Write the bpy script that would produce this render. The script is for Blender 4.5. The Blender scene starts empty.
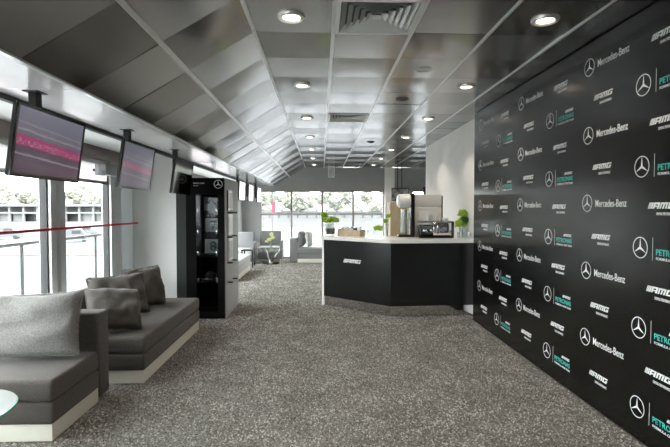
import bpy, bmesh, math, random
from mathutils import Vector, Matrix, noise
R = math.radians
random.seed(7)
SC = bpy.context.scene
COL = SC.collection

# ------------------------------------------------------------------ camera, sky, exposure
CAMZ = 1.58
cam_d = bpy.data.cameras.new('camera')
cam_d.sensor_width = 36.0
cam_d.lens = 25.0
cam_d.clip_end = 2000
cam = bpy.data.objects.new('camera', cam_d)
cam.location = (0, 0, CAMZ)
cam.rotation_euler = (R(90 - 1.75), 0, R(-1.72))
COL.objects.link(cam)
SC.camera = cam

world = bpy.data.worlds.new('overcast_sky')
SC.world = world
world.use_nodes = True
wb = world.node_tree.nodes['Background']
wb.inputs[0].default_value = (0.94, 0.97, 1.0, 1)
wb.inputs[1].default_value = 5.0

SC.view_settings.view_transform = 'Standard'
SC.view_settings.look = 'None'
SC.view_settings.gamma = 1.0
SC.view_settings.use_curve_mapping = False
SC.view_settings.exposure = 1.5

# ------------------------------------------------------------------ materials
MATS = {}
def mat(name, col, rough=0.5, metal=0.0, spec=0.5, var=0.0, vscale=8.0, bump=0.0, bscale=40.0, coat=0.0,
        emit=None, estr=0.0, sheen=0.0, trans=0.0, stretch=None, alpha=1.0, detail=3.0):
    m = bpy.data.materials.new(name); m.use_nodes = True
    nt = m.node_tree; b = nt.nodes['Principled BSDF']
    b.inputs['Base Color'].default_value = (*col, 1)
    b.inputs['Roughness'].default_value = rough
    b.inputs['Metallic'].default_value = metal
    b.inputs['Specular IOR Level'].default_value = spec
    b.inputs['Coat Weight'].default_value = coat
    b.inputs['Sheen Weight'].default_value = sheen
    b.inputs['Transmission Weight'].default_value = trans
    if emit:
        b.inputs['Emission Color'].default_value = (*emit, 1)
        b.inputs['Emission Strength'].default_value = estr
    src = None
    if var > 0 or bump > 0:
        tc = nt.nodes.new('ShaderNodeTexCoord')
        src = tc.outputs['Object']
        if stretch:
            mp = nt.nodes.new('ShaderNodeMapping'); mp.inputs['Scale'].default_value = stretch
            nt.links.new(src, mp.inputs['Vector']); src = mp.outputs['Vector']
    if var > 0:
        n = nt.nodes.new('ShaderNodeTexNoise'); n.inputs['Scale'].default_value = vscale; n.inputs['Detail'].default_value = detail
        nt.links.new(src, n.inputs['Vector'])
        r = nt.nodes.new('ShaderNodeValToRGB')
        r.color_ramp.elements[0].position = 0.3; r.color_ramp.elements[1].position = 0.7
        r.color_ramp.elements[0].color = (*[max(0, c * (1 - var)) for c in col], 1)
        r.color_ramp.elements[1].color = (*[min(1, c * (1 + var)) for c in col], 1)
        nt.links.new(n.outputs['Fac'], r.inputs['Fac']); nt.links.new(r.outputs['Color'], b.inputs['Base Color'])
    if bump > 0:
        n2 = nt.nodes.new('ShaderNodeTexNoise'); n2.inputs['Scale'].default_value = bscale; n2.inputs['Detail'].default_value = 4
        nt.links.new(src, n2.inputs['Vector'])
        bp = nt.nodes.new('ShaderNodeBump'); bp.inputs['Strength'].default_value = 1.0; bp.inputs['Distance'].default_value = bump
        nt.links.new(n2.outputs['Fac'], bp.inputs['Height']); nt.links.new(bp.outputs['Normal'], b.inputs['Normal'])
    MATS[name] = m
    return m

def glass_mat(name, tint=(0.96, 0.98, 0.97), refl=0.06, rough=0.0):
    m = bpy.data.materials.new(name); m.use_nodes = True
    nt = m.node_tree; nt.nodes.remove(nt.nodes['Principled BSDF'])
    out = nt.nodes['Material Output']
    t = nt.nodes.new('ShaderNodeBsdfTransparent'); t.inputs[0].default_value = (*tint, 1)
    g = nt.nodes.new('ShaderNodeBsdfGlossy'); g.inputs['Roughness'].default_value = rough
    lw_ = nt.nodes.new('ShaderNodeLayerWeight'); lw_.inputs['Blend'].default_value = 0.5
    pw = nt.nodes.new('ShaderNodeMath'); pw.operation = 'POWER'; pw.inputs[1].default_value = 4
    fr = nt.nodes.new('ShaderNodeMath'); fr.operation = 'MULTIPLY_ADD'; fr.inputs[1].default_value = 0.5; fr.inputs[2].default_value = refl * 0.5
    nt.links.new(lw_.outputs['Facing'], pw.inputs[0]); nt.links.new(pw.outputs[0], fr.inputs[0])
    mx = nt.nodes.new('ShaderNodeMixShader')
    nt.links.new(fr.outputs[0], mx.inputs[0]); nt.links.new(t.outputs[0], mx.inputs[1]); nt.links.new(g.outputs[0], mx.inputs[2])
    nt.links.new(mx.outputs[0], out.inputs['Surface'])
    if name == 'cabinet_glass': fr.inputs[1].default_value = .02; fr.inputs[2].default_value = .012
    MATS[name] = m
    return m

def carpet_mat():
    m = mat('carpet', (0.2, 0.2, 0.19), rough=0.95, spec=0.1)
    nt = m.node_tree; b = nt.nodes['Principled BSDF']
    tc = nt.nodes.new('ShaderNodeTexCoord')
    n1 = nt.nodes.new('ShaderNodeTexNoise'); n1.inputs['Scale'].default_value = 105; n1.inputs['Detail'].default_value = 5; n1.inputs['Roughness'].default_value = 0.8
    n2 = nt.nodes.new('ShaderNodeTexNoise'); n2.inputs['Scale'].default_value = 2.2; n2.inputs['Detail'].default_value = 3
    nt.links.new(tc.outputs['Object'], n1.inputs['Vector']); nt.links.new(tc.outputs['Object'], n2.inputs['Vector'])
    r = nt.nodes.new('ShaderNodeValToRGB')
    r.color_ramp.elements[0].position = 0.38; r.color_ramp.elements[0].color = (0.055, 0.052, 0.046, 1)
    r.color_ramp.elements[1].position = 0.62; r.color_ramp.elements[1].color = (0.48, 0.465, 0.43, 1)
    nt.links.new(n1.outputs['Fac'], r.inputs['Fac'])
    r2 = nt.nodes.new('ShaderNodeValToRGB')
    r2.color_ramp.elements[0].position = 0.3; r2.color_ramp.elements[0].color = (0.66, 0.645, 0.60, 1)
    r2.color_ramp.elements[1].position = 0.7; r2.color_ramp.elements[1].color = (1, 1, 1, 1)
    nt.links.new(n2.outputs['Fac'], r2.inputs['Fac'])
    mx = nt.nodes.new('ShaderNodeMix'); mx.data_type = 'RGBA'; mx.blend_type = 'MULTIPLY'; mx.inputs[0].default_value = 1
    nt.links.new(r.outputs['Color'], mx.inputs[6]); nt.links.new(r2.outputs['Color'], mx.inputs[7])
    nt.links.new(mx.outputs[2], b.inputs['Base Color'])
    bp = nt.nodes.new('ShaderNodeBump'); bp.inputs['Strength'].default_value = 1; bp.inputs['Distance'].default_value = 0.012
    nt.links.new(n1.outputs['Fac'], bp.inputs['Height']); nt.links.new(bp.outputs['Normal'], b.inputs['Normal'])
    return m

def brushed_metal(name, col, rough, along):
    """brushed sheet metal; the grain runs along one axis of the tile"""
    m = mat(name, col, rough=rough, metal=1.0)
    nt = m.node_tree; b = nt.nodes['Principled BSDF']
    b.inputs['Anisotropic'].default_value = 0.55
    tc = nt.nodes.new('ShaderNodeTexCoord')
    tg = nt.nodes.new('ShaderNodeTangent'); tg.direction_type = 'RADIAL'; tg.axis = along
    nt.links.new(tg.outputs[0], b.inputs['Tangent'])
    mp = nt.nodes.new('ShaderNodeMapping'); mp.inputs['Scale'].default_value = (3, 160, 3) if along == 'X' else (160, 3, 3)
    n = nt.nodes.new('ShaderNodeTexNoise'); n.inputs['Scale'].default_value = 1; n.inputs['Detail'].default_value = 2
    nt.links.new(tc.outputs['Object'], mp.inputs[0]); nt.links.new(mp.outputs[0], n.inputs['Vector'])
    mr = nt.nodes.new('ShaderNodeMapRange'); mr.inputs['To Min'].default_value = rough * 0.96; mr.inputs['To Max'].default_value = rough * 1.05
    nt.links.new(n.outputs['Fac'], mr.inputs['Value']); nt.links.new(mr.outputs[0], b.inputs['Roughness'])
    return m

carpet_mat()
def pile_mat():
    m = mat('carpet_pile', (.2, .2, .19), rough=.95, spec=.05)
    nt = m.node_tree; b = nt.nodes['Principled BSDF']
    ge = nt.nodes.new('ShaderNodeNewGeometry'); r = nt.nodes.new('ShaderNodeValToRGB')
    e = r.color_ramp.elements
    e[0].position = 0.0; e[0].color = (.105, .099, .087, 1); e[1].position = 1.0; e[1].color = (.50, .482, .44, 1)
    q = e.new(.35); q.color = (.175, .166, .147, 1); q = e.new(.75); q.color = (.31, .297, .268, 1)
    tc = nt.nodes.new('ShaderNodeTexCoord'); n2 = nt.nodes.new('ShaderNodeTexNoise'); n2.inputs['Scale'].default_value = 3.0; n2.inputs['Detail'].default_value = 5; n2.inputs['Roughness'].default_value = .7
    nt.links.new(tc.outputs['Object'], n2.inputs['Vector'])
    ad = nt.nodes.new('ShaderNodeMath'); ad.operation = 'MULTIPLY_ADD'; ad.inputs[1].default_value = 1.1; ad.inputs[2].default_value = -.55
    nt.links.new(n2.outputs['Fac'], ad.inputs[0])
    sm = nt.nodes.new('ShaderNodeMath'); sm.operation = 'ADD'; sm.use_clamp = True
    nt.links.new(ge.outputs['Random Per Island'], sm.inputs[0]); nt.links.new(ad.outputs[0], sm.inputs[1])
    nt.links.new(sm.outputs[0], r.inputs['Fac']); nt.links.new(r.outputs['Color'], b.inputs['Base Color'])
pile_mat()
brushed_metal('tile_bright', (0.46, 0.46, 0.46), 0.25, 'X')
brushed_metal('tile_dark', (0.27, 0.267, 0.262), 0.17, 'Y')  # darker base also paints in the duller reflection of the turned grain
mat('grid_rail', (0.72, 0.72, 0.71), 0.3, 0.7)
mat('plenum', (0.10, 0.10, 0.10), 0.8)
mat('soffit_gloss', (0.80, 0.77, 0.78), 0.13, 0.35, var=0.04, vscale=2)
mat('soffit_white', (0.74, 0.74, 0.74), 0.6)
mat('paint_white', (0.84, 0.83, 0.81), 0.55, var=0.03, vscale=3)
mat('paint_grey', (0.30, 0.30, 0.30), 0.6, var=0.04, vscale=3)
mat('paint_mid', (0.45, 0.45, 0.45), 0.6, var=0.04, vscale=3)
mat('header_grey', (0.26, 0.22, 0.22), 0.5)
mat('aluminium', (0.70, 0.71, 0.72), 0.35, 0.2)
mat('gasket', (0.03, 0.03, 0.03), 0.6)
mat('panel_pale', (0.45, 0.47, 0.465), 0.35)
glass_mat('window_glass')
glass_mat('thin_glass', (0.93, 0.96, 0.95), 0.07)
mat('table_glass', (0.36, 0.39, 0.38), 0.06, coat=.5)
glass_mat('tumbler_glass', (0.90, 0.93, 0.92), 0.30)
mat('glass_edge', (0.05, 0.42, 0.28), 0.15, spec=0.8)
mat('banner_black', (0.004, 0.004, 0.004), 0.21, spec=0.5)
mat('print_white', (0.72, 0.72, 0.72), 0.5)
mat('print_teal', (0.04, 0.42, 0.36), 0.5)
mat('black_satin', (0.008, 0.008, 0.009), 0.26)
mat('black_deep', (0.006, 0.006, 0.006), 0.75, spec=0.06)
mat('wing_dark', (0.03, 0.03, 0.03), 0.5, spec=0.2)
glass_mat('cabinet_glass', (0.85, 0.87, 0.87), 0.0)
mat('black_gloss', (0.012, 0.012, 0.012), 0.12)
mat('black_matte', (0.02, 0.02, 0.02), 0.6)
mat('dark_grey', (0.05, 0.05, 0.052), 0.5)
mat('chrome', (0.75, 0.75, 0.75), 0.09, 1.0)
mat('steel', (0.55, 0.55, 0.55), 0.25, 1.0)
mat('counter_stone', (0.86, 0.84, 0.80), 0.25, var=0.05, vscale=30)
mat('sofa_fabric', (0.092, 0.082, 0.074), 0.9, spec=0.15, var=0.30, vscale=110, bump=0.004, bscale=140, sheen=0.15)
mat('cushion_fabric', (0.19, 0.183, 0.175), 0.92, spec=0.15, var=0.28, vscale=90, bump=0.004, bscale=110, sheen=0.2)
mat('far_fabric', (0.20, 0.20, 0.20), 0.9, spec=0.2, var=0.2, vscale=200, bump=0.002, bscale=260)
mat('light_fabric', (0.50, 0.50, 0.49), 0.9, spec=0.2, var=0.1, vscale=200)
mat('plinth_white', (0.74, 0.71, 0.62), 0.45, var=0.03, vscale=6)
mat('white_plastic', (0.78, 0.78, 0.77), 0.3)
mat('ivory_plastic', (0.66, 0.63, 0.58), 0.4)
mat('porcelain', (0.82, 0.81, 0.79), 0.15, coat=0.4)
mat('oak', (0.52, 0.40, 0.25), 0.5, var=0.18, vscale=6, stretch=(12, 12, 1))
mat('crate_wood', (0.50, 0.40, 0.27), 0.6, var=0.25, vscale=10, stretch=(2, 12, 12))
mat('leaf_lime', (0.42, 0.62, 0.07), 0.5, var=0.3, vscale=60)
mat('leaf_dark', (0.05, 0.16, 0.03), 0.5, var=0.3, vscale=60)
mat('flower_cream', (0.78, 0.80, 0.45), 0.6)
mat('red_tape', (0.62, 0.02, 0.05), 0.4)
mat('print_grey', (0.42, 0.42, 0.42), 0.5, var=0.2, vscale=14)
mat('plate_grey', (.13, .13, .13), .5, var=.3, vscale=9)
mat('print_dark', (0.05, 0.05, 0.05), 0.5, var=0.4, vscale=20)
mat('speaker_grey', (.33, .33, .33), .5)
mat('lamp_lens', (1, 0.95, 0.85), 0.4, emit=(1, 0.88, 0.68), estr=5.0)
mat('lamp_trim', (0.78, 0.76, 0.72), 0.25, 0.6)
mat('diffuser_metal', (0.62, 0.62, 0.61), 0.4, 0.3)
# outside
mat('asphalt', (0.085, 0.085, 0.088), 0.9, var=0.12, vscale=0.05)
mat('grass_bank', (0.095, 0.10, 0.07), 0.95, var=0.15, vscale=0.08)
mat('kerb_red', (0.30, 0.05, 0.045), 0.8)
mat('hillside', (0.11, 0.115, 0.09), 0.95, var=0.3, vscale=0.05)
mat('tree_crown', (0.16, 0.165, 0.135), 0.95, var=0.45, vscale=0.6, bump=0.4, bscale=1.5)
mat('tree_bark', (0.12, 0.09, 0.07), 0.9)
mat('building_white', (0.16, 0.16, 0.16), 0.8, var=0.05, vscale=0.3)
mat('building_dark', (0.022, 0.025, 0.025), 0.5)
mat('steel_white', (0.03, 0.03, 0.034), 0.6)
mat('blind_white', (0.80, 0.77, 0.77), 0.8, bump=.002, bscale=1, stretch=(.1, .1, 160))
def translucent(name, col=None):
    nt = MATS[name].node_tree; b = nt.nodes['Principled BSDF']; out = nt.nodes['Material Output']
    t = nt.nodes.new('ShaderNodeBsdfTranslucent'); t.inputs[0].default_value = (.85, .81, .82, 1) if name == 'blind_white' else (.30, .315, .31, 1)
    mx = nt.nodes.new('ShaderNodeMixShader'); mx.inputs[0].default_value = .5
    nt.links.new(b.outputs[0], mx.inputs[1]); nt.links.new(t.outputs[0], mx.inputs[2]); nt.links.new(mx.outputs[0], out.inputs['Surface'])
translucent('blind_white'); translucent('panel_pale')
mat('deck_grey', (0.72, 0.72, 0.71), 0.8)
mat('flag_red', (0.22, 0.01, 0.03), 0.7)
mat('car_paint', (0.10, 0.105, 0.11), 0.3)

def screen_mat(name, dim=1.0, painted_glare=0.0):
    """a racing broadcast: mauve picture, pink caption band, pale rails"""
    m = bpy.data.materials.new(name); m.use_nodes = True
    nt = m.node_tree; b = nt.nodes['Principled BSDF']
    b.inputs['Roughness'].default_value = 0.15
    tc = nt.nodes.new('ShaderNodeTexCoord'); sp = nt.nodes.new('ShaderNodeSeparateXYZ')
    nt.links.new(tc.outputs['Generated'], sp.inputs[0])
    nz = nt.nodes.new('ShaderNodeTexNoise'); nz.inputs['Scale'].default_value = 9; nz.inputs['Detail'].default_value = 4
    nt.links.new(tc.outputs['Generated'], nz.inputs['Vector'])
    # height with a slow slant, wobble from noise
    sl = nt.nodes.new('ShaderNodeMath'); sl.operation = 'MULTIPLY_ADD'; sl.inputs[1].default_value = 0.10
    nt.links.new(sp.outputs['Y'], sl.inputs[0]); nt.links.new(sp.outputs['Z'], sl.inputs[2])
    wb_ = nt.nodes.new('ShaderNodeMath'); wb_.operation = 'MULTIPLY_ADD'; wb_.inputs[1].default_value = 0.05
    nt.links.new(nz.outputs['Fac'], wb_.inputs[0]); nt.links.new(sl.outputs[0], wb_.inputs[2])
    r = nt.nodes.new('ShaderNodeValToRGB'); r.color_ramp.interpolation = 'LINEAR'
    e = r.color_ramp.elements
    stops = [(0.0, (.12, .07, .12)), (.20, (.20, .13, .19)), (.30, (.16, .10, .16)), (.325, (.50, .46, .52)), (.35, (.17, .11, .17)), (.45, (.15, .09, .14)),
             (.47, (.62, .03, .22)), (.60, (.66, .04, .25)), (.615, (.22, .19, .27)), (.68, (.26, .23, .31)), (.70, (.55, .52, .58)), (.72, (.27, .24, .32)),
             (.78, (.27, .25, .33)), (.80, (.48, .46, .53)), (.82, (.27, .26, .34)), (1.0, (.33, .33, .42))]
    e[0].position, e[0].color = stops[0][0], (*stops[0][1], 1)
    e[1].position, e[1].color = 1.0, (*stops[-1][1], 1)
    for p, c in stops[1:-1]:
        q = e.new(p); q.color = (*c, 1)
    nt.links.new(wb_.outputs[0], r.inputs['Fac'])
    b.inputs['Base Color'].default_value = (0.01, 0.01, 0.01, 1)
    hz = nt.nodes.new('ShaderNodeMix'); hz.data_type = 'RGBA'; hz.inputs[0].default_value = painted_glare  # pale veil of window glare mixed into the picture colour
    nt.links.new(r.outputs['Color'], hz.inputs[6]); hz.inputs[7].default_value = (.34, .33, .40, 1)
    mp = nt.nodes.new('ShaderNodeMapping'); mp.inputs['Scale'].default_value = (1, 26, 60); n3 = nt.nodes.new('ShaderNodeTexNoise'); n3.inputs['Scale'].default_value = 1; n3.inputs['Detail'].default_value = 2
    nt.links.new(tc.outputs['Generated'], mp.inputs[0]); nt.links.new(mp.outputs[0], n3.inputs['Vector'])
    g1 = nt.nodes.new('ShaderNodeMath'); g1.operation = 'GREATER_THAN'; g1.inputs[1].default_value = .56; nt.links.new(n3.outputs['Fac'], g1.inputs[0])
    cp = nt.nodes.new('ShaderNodeMath'); cp.operation = 'COMPARE'; cp.inputs[1].default_value = .515; cp.inputs[2].default_value = .045; nt.links.new(wb_.outputs[0], cp.inputs[0])
    mm = nt.nodes.new('ShaderNodeMath'); mm.operation = 'MULTIPLY'; nt.links.new(g1.outputs[0], mm.inputs[0]); nt.links.new(cp.outputs[0], mm.inputs[1])
    m2 = nt.nodes.new('ShaderNodeMath'); m2.operation = 'MULTIPLY'; m2.inputs[1].default_value = .7 - painted_glare; nt.links.new(mm.outputs[0], m2.inputs[0])
    wm = nt.nodes.new('ShaderNodeMix'); wm.data_type = 'RGBA'; wm.inputs[7].default_value = (.7, .62, .68, 1)
    nt.links.new(m2.outputs[0], wm.inputs[0]); nt.links.new(hz.outputs[2], wm.inputs[6])
    nt.links.new(wm.outputs[2], b.inputs['Emission Color'])
    b.inputs['Emission Strength'].default_value = dim
    MATS[name] = m
screen_mat('screen_broadcast', 0.15)
screen_mat('screen_faint', 0.13, 0.3)
mat('screen_graphic', (.20, .20, .20), .2, var=.98, vscale=6, detail=1)
mat('screen_off', (0.006, 0.006, 0.006), 0.10)
mat('screen_glare', (0.3, 0.3, 0.3), 0.2, emit=(0.95, 0.96, 1.0), estr=0.55)  # emission stands in for daylight mirrored in the screen glass

# ------------------------------------------------------------------ mesh helpers
def box(bm, x0, x1, y0, y1, z0, z1, mi=0):
    vs = [bm.verts.new((x, y, z)) for z in (z0, z1) for (x, y) in ((x0, y0), (x1, y0), (x1, y1), (x0, y1))]
    fs = []
    for q in ((3, 2, 1, 0), (4, 5, 6, 7), (0, 1, 5, 4), (1, 2, 6, 5), (2, 3, 7, 6), (3, 0, 4, 7)):
        f = bm.faces.new([vs[i] for i in q]); f.material_index = mi; fs.append(f)
    return vs

def rbox(bm, x0, x1, y0, y1, z0, z1, r=0.02, seg=3):
    t = bmesh.new(); box(t, x0, x1, y0, y1, z0, z1)
    bmesh.ops.bevel(t, geom=list(t.edges), offset=r, segments=seg, profile=0.5, affect='EDGES')
    merge(bm, t)

def merge(bm, t, M=None):
    if M is not None: bmesh.ops.transform(t, matrix=M, verts=t.verts)
    me = bpy.data.meshes.new('tmp'); t.to_mesh(me); t.free(); bm.from_mesh(me); bpy.data.meshes.remove(me)

def lathe(bm, prof, n=20, c=(0, 0, 0), mi=0):
    rings = []
    for r, z in prof:
        if r < 1e-6: rings.append([bm.verts.new((c[0], c[1], c[2] + z))])
        else: rings.append([bm.verts.new((c[0] + r * math.cos(2 * math.pi * i / n), c[1] + r * math.sin(2 * math.pi * i / n), c[2] + z)) for i in range(n)])
    for a, b in zip(rings, rings[1:]):
        if len(a) == 1 and len(b) == 1: continue
        for i in range(n):
            j = (i + 1) % n
            if len(a) == 1: f = bm.faces.new([a[0], b[i], b[j]])
            elif len(b) == 1: f = bm.faces.new([a[i], b[0], a[j]])
            else: f = bm.faces.new([a[i], b[i], b[j], a[j]])
            f.material_index = mi

def tube(bm, pts, r, n=8):
    pts = [Vector(p) for p in pts]
    rings = []
    for i, p in enumerate(pts):
        d = (pts[min(i + 1, len(pts) - 1)] - pts[max(i - 1, 0)]).normalized()
        u = d.orthogonal().normalized(); w = d.cross(u)
        if rings and rings[-1][1].dot(u) < 0.3:
            u = (rings[-1][1] - d * rings[-1][1].dot(d)).normalized(); w = d.cross(u)
        rr = r[i] if isinstance(r, (list, tuple)) else r
        rings.append(([bm.verts.new(p + (u * math.cos(2 * math.pi * k / n) + w * math.sin(2 * math.pi * k / n)) * rr) for k in range(n)], u))
    for (a, _), (b, _) in zip(rings, rings[1:]):
        for k in range(n):
            bm.faces.new([a[k], a[(k + 1) % n], b[(k + 1) % n], b[k]])
    bm.faces.new(list(reversed(rings[0][0]))); bm.faces.new(rings[-1][0])

def prism(bm, poly, z0, z1, mi=0):
    a = [bm.verts.new((x, y, z0)) for x, y in poly]; b = [bm.verts.new((x, y, z1)) for x, y in poly]
    n = len(poly)
    fs = [bm.faces.new(list(reversed(a))), bm.faces.new(b)]
    for i in range(n): fs.append(bm.faces.new([a[i], a[(i + 1) % n], b[(i + 1) % n], b[i]]))
    for f in fs: f.material_index = mi

def obj(name, bm, material, parent=None, smooth=False, loc=None, angle=35):
    bmesh.ops.recalc_face_normals(bm, faces=bm.faces)
    me = bpy.data.meshes.new(name); bm.to_mesh(me); bm.free()
    for m in (material if isinstance(material, (list, tuple)) else [material]): me.materials.append(MATS[m])
    if smooth:
        me.polygons.foreach_set('use_smooth', [True] * len(me.polygons))
        me.set_sharp_from_angle(angle=R(angle))
    o = bpy.data.objects.new(name, me); COL.objects.link(o)
    if parent: o.parent = parent
    if loc: o.location = loc
    return o

def B(name, material, parent, *boxes, r=0, seg=2, smooth=None, **k):
    bm = bmesh.new()
    for b in boxes:
        if r: rbox(bm, *b, r=r, seg=seg)
        else: box(bm, *b)
    return obj(name, bm, material, parent, smooth=bool(r) if smooth is None else smooth, **k)

def L(name, material, parent, prof, n=20, c=(0, 0, 0), **k):
    bm = bmesh.new(); lathe(bm, prof, n, c); return obj(name, bm, material, parent, smooth=True, **k)

def T(name, material, parent, pts, r, n=8):
    bm = bmesh.new(); tube(bm, pts, r, n); return obj(name, bm, material, parent, smooth=True)

def tag(o, label, cat, group=None):
    o['label'] = label; o['category'] = cat
    if group: o['group'] = group
    return o

def struct(o, label=None):
    o['kind'] = 'structure'
    if label: o['label'] = label
    return o

def thing(name, label, cat, loc=(0, 0, 0), rz=0, group=None):
    o = bpy.data.objects.new(name, None); COL.objects.link(o); o.empty_display_size = 0.1
    o.location = loc; o.rotation_euler = (0, 0, rz)
    return tag(o, label, cat, group)

def root(name, label=None):
    o = bpy.data.objects.new(name, None); COL.objects.link(o); o.empty_display_size = 0.1
    return struct(o, label)

def share(src, parent, loc=(0, 0, 0), rot=(0, 0, 0), scale=(1, 1, 1)):
    c = src.copy(); COL.objects.link(c); c.parent = parent; c.location = loc; c.rotation_euler = rot; c.scale = scale
    return c

def copy_tree(o, parent=None, loc=None, rz=None, label=None, group=None):
    c = o.copy(); COL.objects.link(c); c.parent = parent
    if loc is not None: c.location = loc
    if rz is not None: c.rotation_euler = (0, 0, rz)
    if label: c['label'] = label
    if group: c['group'] = group
    for ch in list(o.children): copy_tree(ch, c)
    return c

# ------------------------------------------------------------------ lettering
def text_bm(s, size, width=None, bold=0.0, mi=0, align='LEFT', thick=0.0006):
    cu = bpy.data.curves.new('lettering', 'FONT'); cu.body = s; cu.size = size; cu.extrude = thick; cu.offset = bold; cu.align_x = align
    cu.resolution_u = 3
    o = bpy.data.objects.new('lettering', cu); COL.objects.link(o)
    dg = bpy.context.evaluated_depsgraph_get(); dg.update()
    me = bpy.data.meshes.new_from_object(o.evaluated_get(dg))
    bm = bmesh.new(); bm.from_mesh(me)
    bpy.data.objects.remove(o); bpy.data.curves.remove(cu); bpy.data.meshes.remove(me)
    if width:
        xs = [v.co.x for v in bm.verts]; w = max(xs) - min(xs); x0 = min(xs)
        for v in bm.verts: v.co.x = (v.co.x - x0) * width / w
    for f in bm.faces: f.material_index = mi
    return bm

def rects(bm, rs, h, shear, x, y, thick=0.0006, mi=0):
    for (a, b, c, d) in rs:
        p = [(x + (a + shear * c) * h, y + c * h), (x + (b + shear * c) * h, y + c * h), (x + (b + shear * d) * h, y + d * h), (x + (a + shear * d) * h, y + d * h)]
        prism(bm, p, 0, thick, mi)

AMG = [(0, .16, 0, 1), (.24, .48, 0, 1), (.56, .86, 0, 1),
       (.96, 1.30, 0, 1), (1.30, 1.78, .72, 1), (1.30, 1.78, .26, .48), (1.78, 2.12, 0, 1),
       (2.26, 2.58, 0, 1), (2.58, 3.3, .72, 1), (2.80, 3.08, 0, .72), (3.3, 3.62, 0, 1),
       (3.76, 4.10, 0, 1), (4.10, 4.95, .74, 1), (4.10, 4.95, 0, .26), (4.62, 4.95, .26, .56), (4.42, 4.62, .38, .56)]
AMG = [(a * 1.16, b * 1.16, c, d) for a, b, c, d in AMG]
AMG_W = 6.2   # width in units of height

def star(bm, cx, cy, r, thick=0.0006, mi=0, n=40, ring=0.085):
    # ring
    vo = []; vi = []
    for z in (0, thick):
        vo.append([bm.verts.new((cx + r * math.cos(2 * math.pi * i / n), cy + r * math.sin(2 * math.pi * i / n), z)) for i in range(n)])
        vi.append([bm.verts.new((cx + r * (1 - ring) * math.cos(2 * math.pi * i / n), cy + r * (1 - ring) * math.sin(2 * math.pi * i / n), z)) for i in range(n)])
    for i in range(n):
        j = (i + 1) % n
        for q in ([vo[1][i], vo[1][j], vi[1][j], vi[1][i]], [vo[0][i], vo[0][j], vo[1][j], vo[1][i]], [vi[0][j], vi[0][i], vi[1][i], vi[1][j]]):
            f = bm.faces.new(q); f.material_index = mi
    # three points
    poly = []
    for k in range(3):
        a = math.pi / 2 + k * 2 * math.pi / 3
        poly.append((cx + r * (1 - ring * .5) * math.cos(a), cy + r * (1 - ring * .5) * math.sin(a)))
        b = a + math.pi / 3
        poly.append((cx + r * 0.13 * math.cos(b), cy + r * 0.13 * math.sin(b)))
    c = (cx, cy)
    for i in range(6):
        prism(bm, [c, poly[i], poly[(i + 1) % 6]], 0, thick, mi)

def logo_wordmark():
    bm = bmesh.new(); star(bm, 0, 0, 0.070)
    t = text_bm('Mercedes-Benz', 0.080, width=0.375, bold=0.0007)
    # small slab serifs make the face read like the printed one
    merge(bm, t, Matrix.Translation((0.115, -0.030, 0)))
    return bm

def logo_amg(h=0.040):
    bm = bmesh.new(); rects(bm, AMG, h, 0.42, -AMG_W * h / 2, 0)
    w = AMG_W * h
    merge(bm, text_bm('DRIVING PERFORMANCE', 0.026, width=w * 0.60, bold=0.0004), Matrix.Translation((-w / 2 + w * .33, -0.042, 0)))
    return bm

def logo_team():
    bm = bmesh.new(); star(bm, 0, 0, 0.073)
    rects(bm, [(0, 1, 0, 1)], 0.003, 0, 0.118, 0)
    for v in bm.verts:
        if v.co.x > 0.117: v.co.y = -0.075 if v.co.y < 0.0015 else 0.075
    rects(bm, AMG, 0.022, 0.42, 0.275, 0.018)
    merge(bm, text_bm('PETRONAS', 0.054, width=0.265, bold=0.0012, mi=1), Matrix.Translation((0.150, -0.036, 0)))
    merge(bm, text_bm('FORMULA ONE TEAM', 0.024, width=0.262, bold=0.0004), Matrix.Translation((0.152, -0.068, 0)))
    return bm

# ------------------------------------------------------------------ room shell
XL, XR, XB = -2.70, 2.28, 2.17       # window wall, right wall, banner face
ZC, ZS = 2.93, 2.33                  # flat ceiling, left soffit
YB, YF, YW = -5.0, 15.0, 10.1        # back wall, far wall, end of the right wall
XA = 5.2                             # alcove's own right wall
ZH = 2.19                            # window head

fl = root('floor', 'grey speckled carpet laid in wide strips')
SEAMS = (1.1, 5.1, 9.1)
for y0, y1 in ((YB, 1.1), (1.1, 5.1), (5.1, 9.1), (9.1, YF + .1)):
    x1 = XA + .1 if y1 > 9.2 else XR + .1
    B('carpet_strip', 'carpet', fl, (XL - .15, x1, y0 + .006, y1 - .006, -0.03, -0.010))
def pile(x0, x1, y0, y1, step, seed):
    rn = random.Random(seed); V = []; F = []
    y = y0
    while y < y1:
        if min(abs(y - q) for q in SEAMS) > .019:
            x = x0
            while x < x1:
                cx, cy = x + rn.uniform(-.5, .5) * step, y + rn.uniform(-.45, .45) * step
                a0 = rn.uniform(0, 6.283); rr = step * rn.uniform(.55, .8); h = rn.uniform(.004, .014); n0 = len(V)
                for k in range(4): V.append((cx + rr * math.cos(a0 + 1.5708 * k), cy + rr * math.sin(a0 + 1.5708 * k), -.012))
                V.append((cx + rn.uniform(-.5, .5) * step, cy + rn.uniform(-.5, .5) * step, -.012 + h))
                for k in range(4): F.append((n0 + k, n0 + (k + 1) % 4, n0 + 4))
                x += step
        y += step
    me = bpy.data.meshes.new('carpet_pile'); me.from_pydata(V, [], F); me.materials.append(MATS['carpet_pile'])
    o = bpy.data.objects.new('carpet_pile', me); COL.objects.link(o); o.parent = fl; o['kind'] = 'stuff'
pile(-2.66, 2.16, 2.4, 6.2, .0150, 1)
pile(-2.66, 2.26, 6.2, 9.6, .0210, 2)
pile(-2.66, 2.4, 9.6, 14.9, .027, 3)
pile(-2.66, 2.16, .4, 2.4, .03, 4)
B('floor_slab', 'plenum', fl, (XL - .3, XA + .2, YB - .1, YF + .2, -0.25, -0.03))

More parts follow.
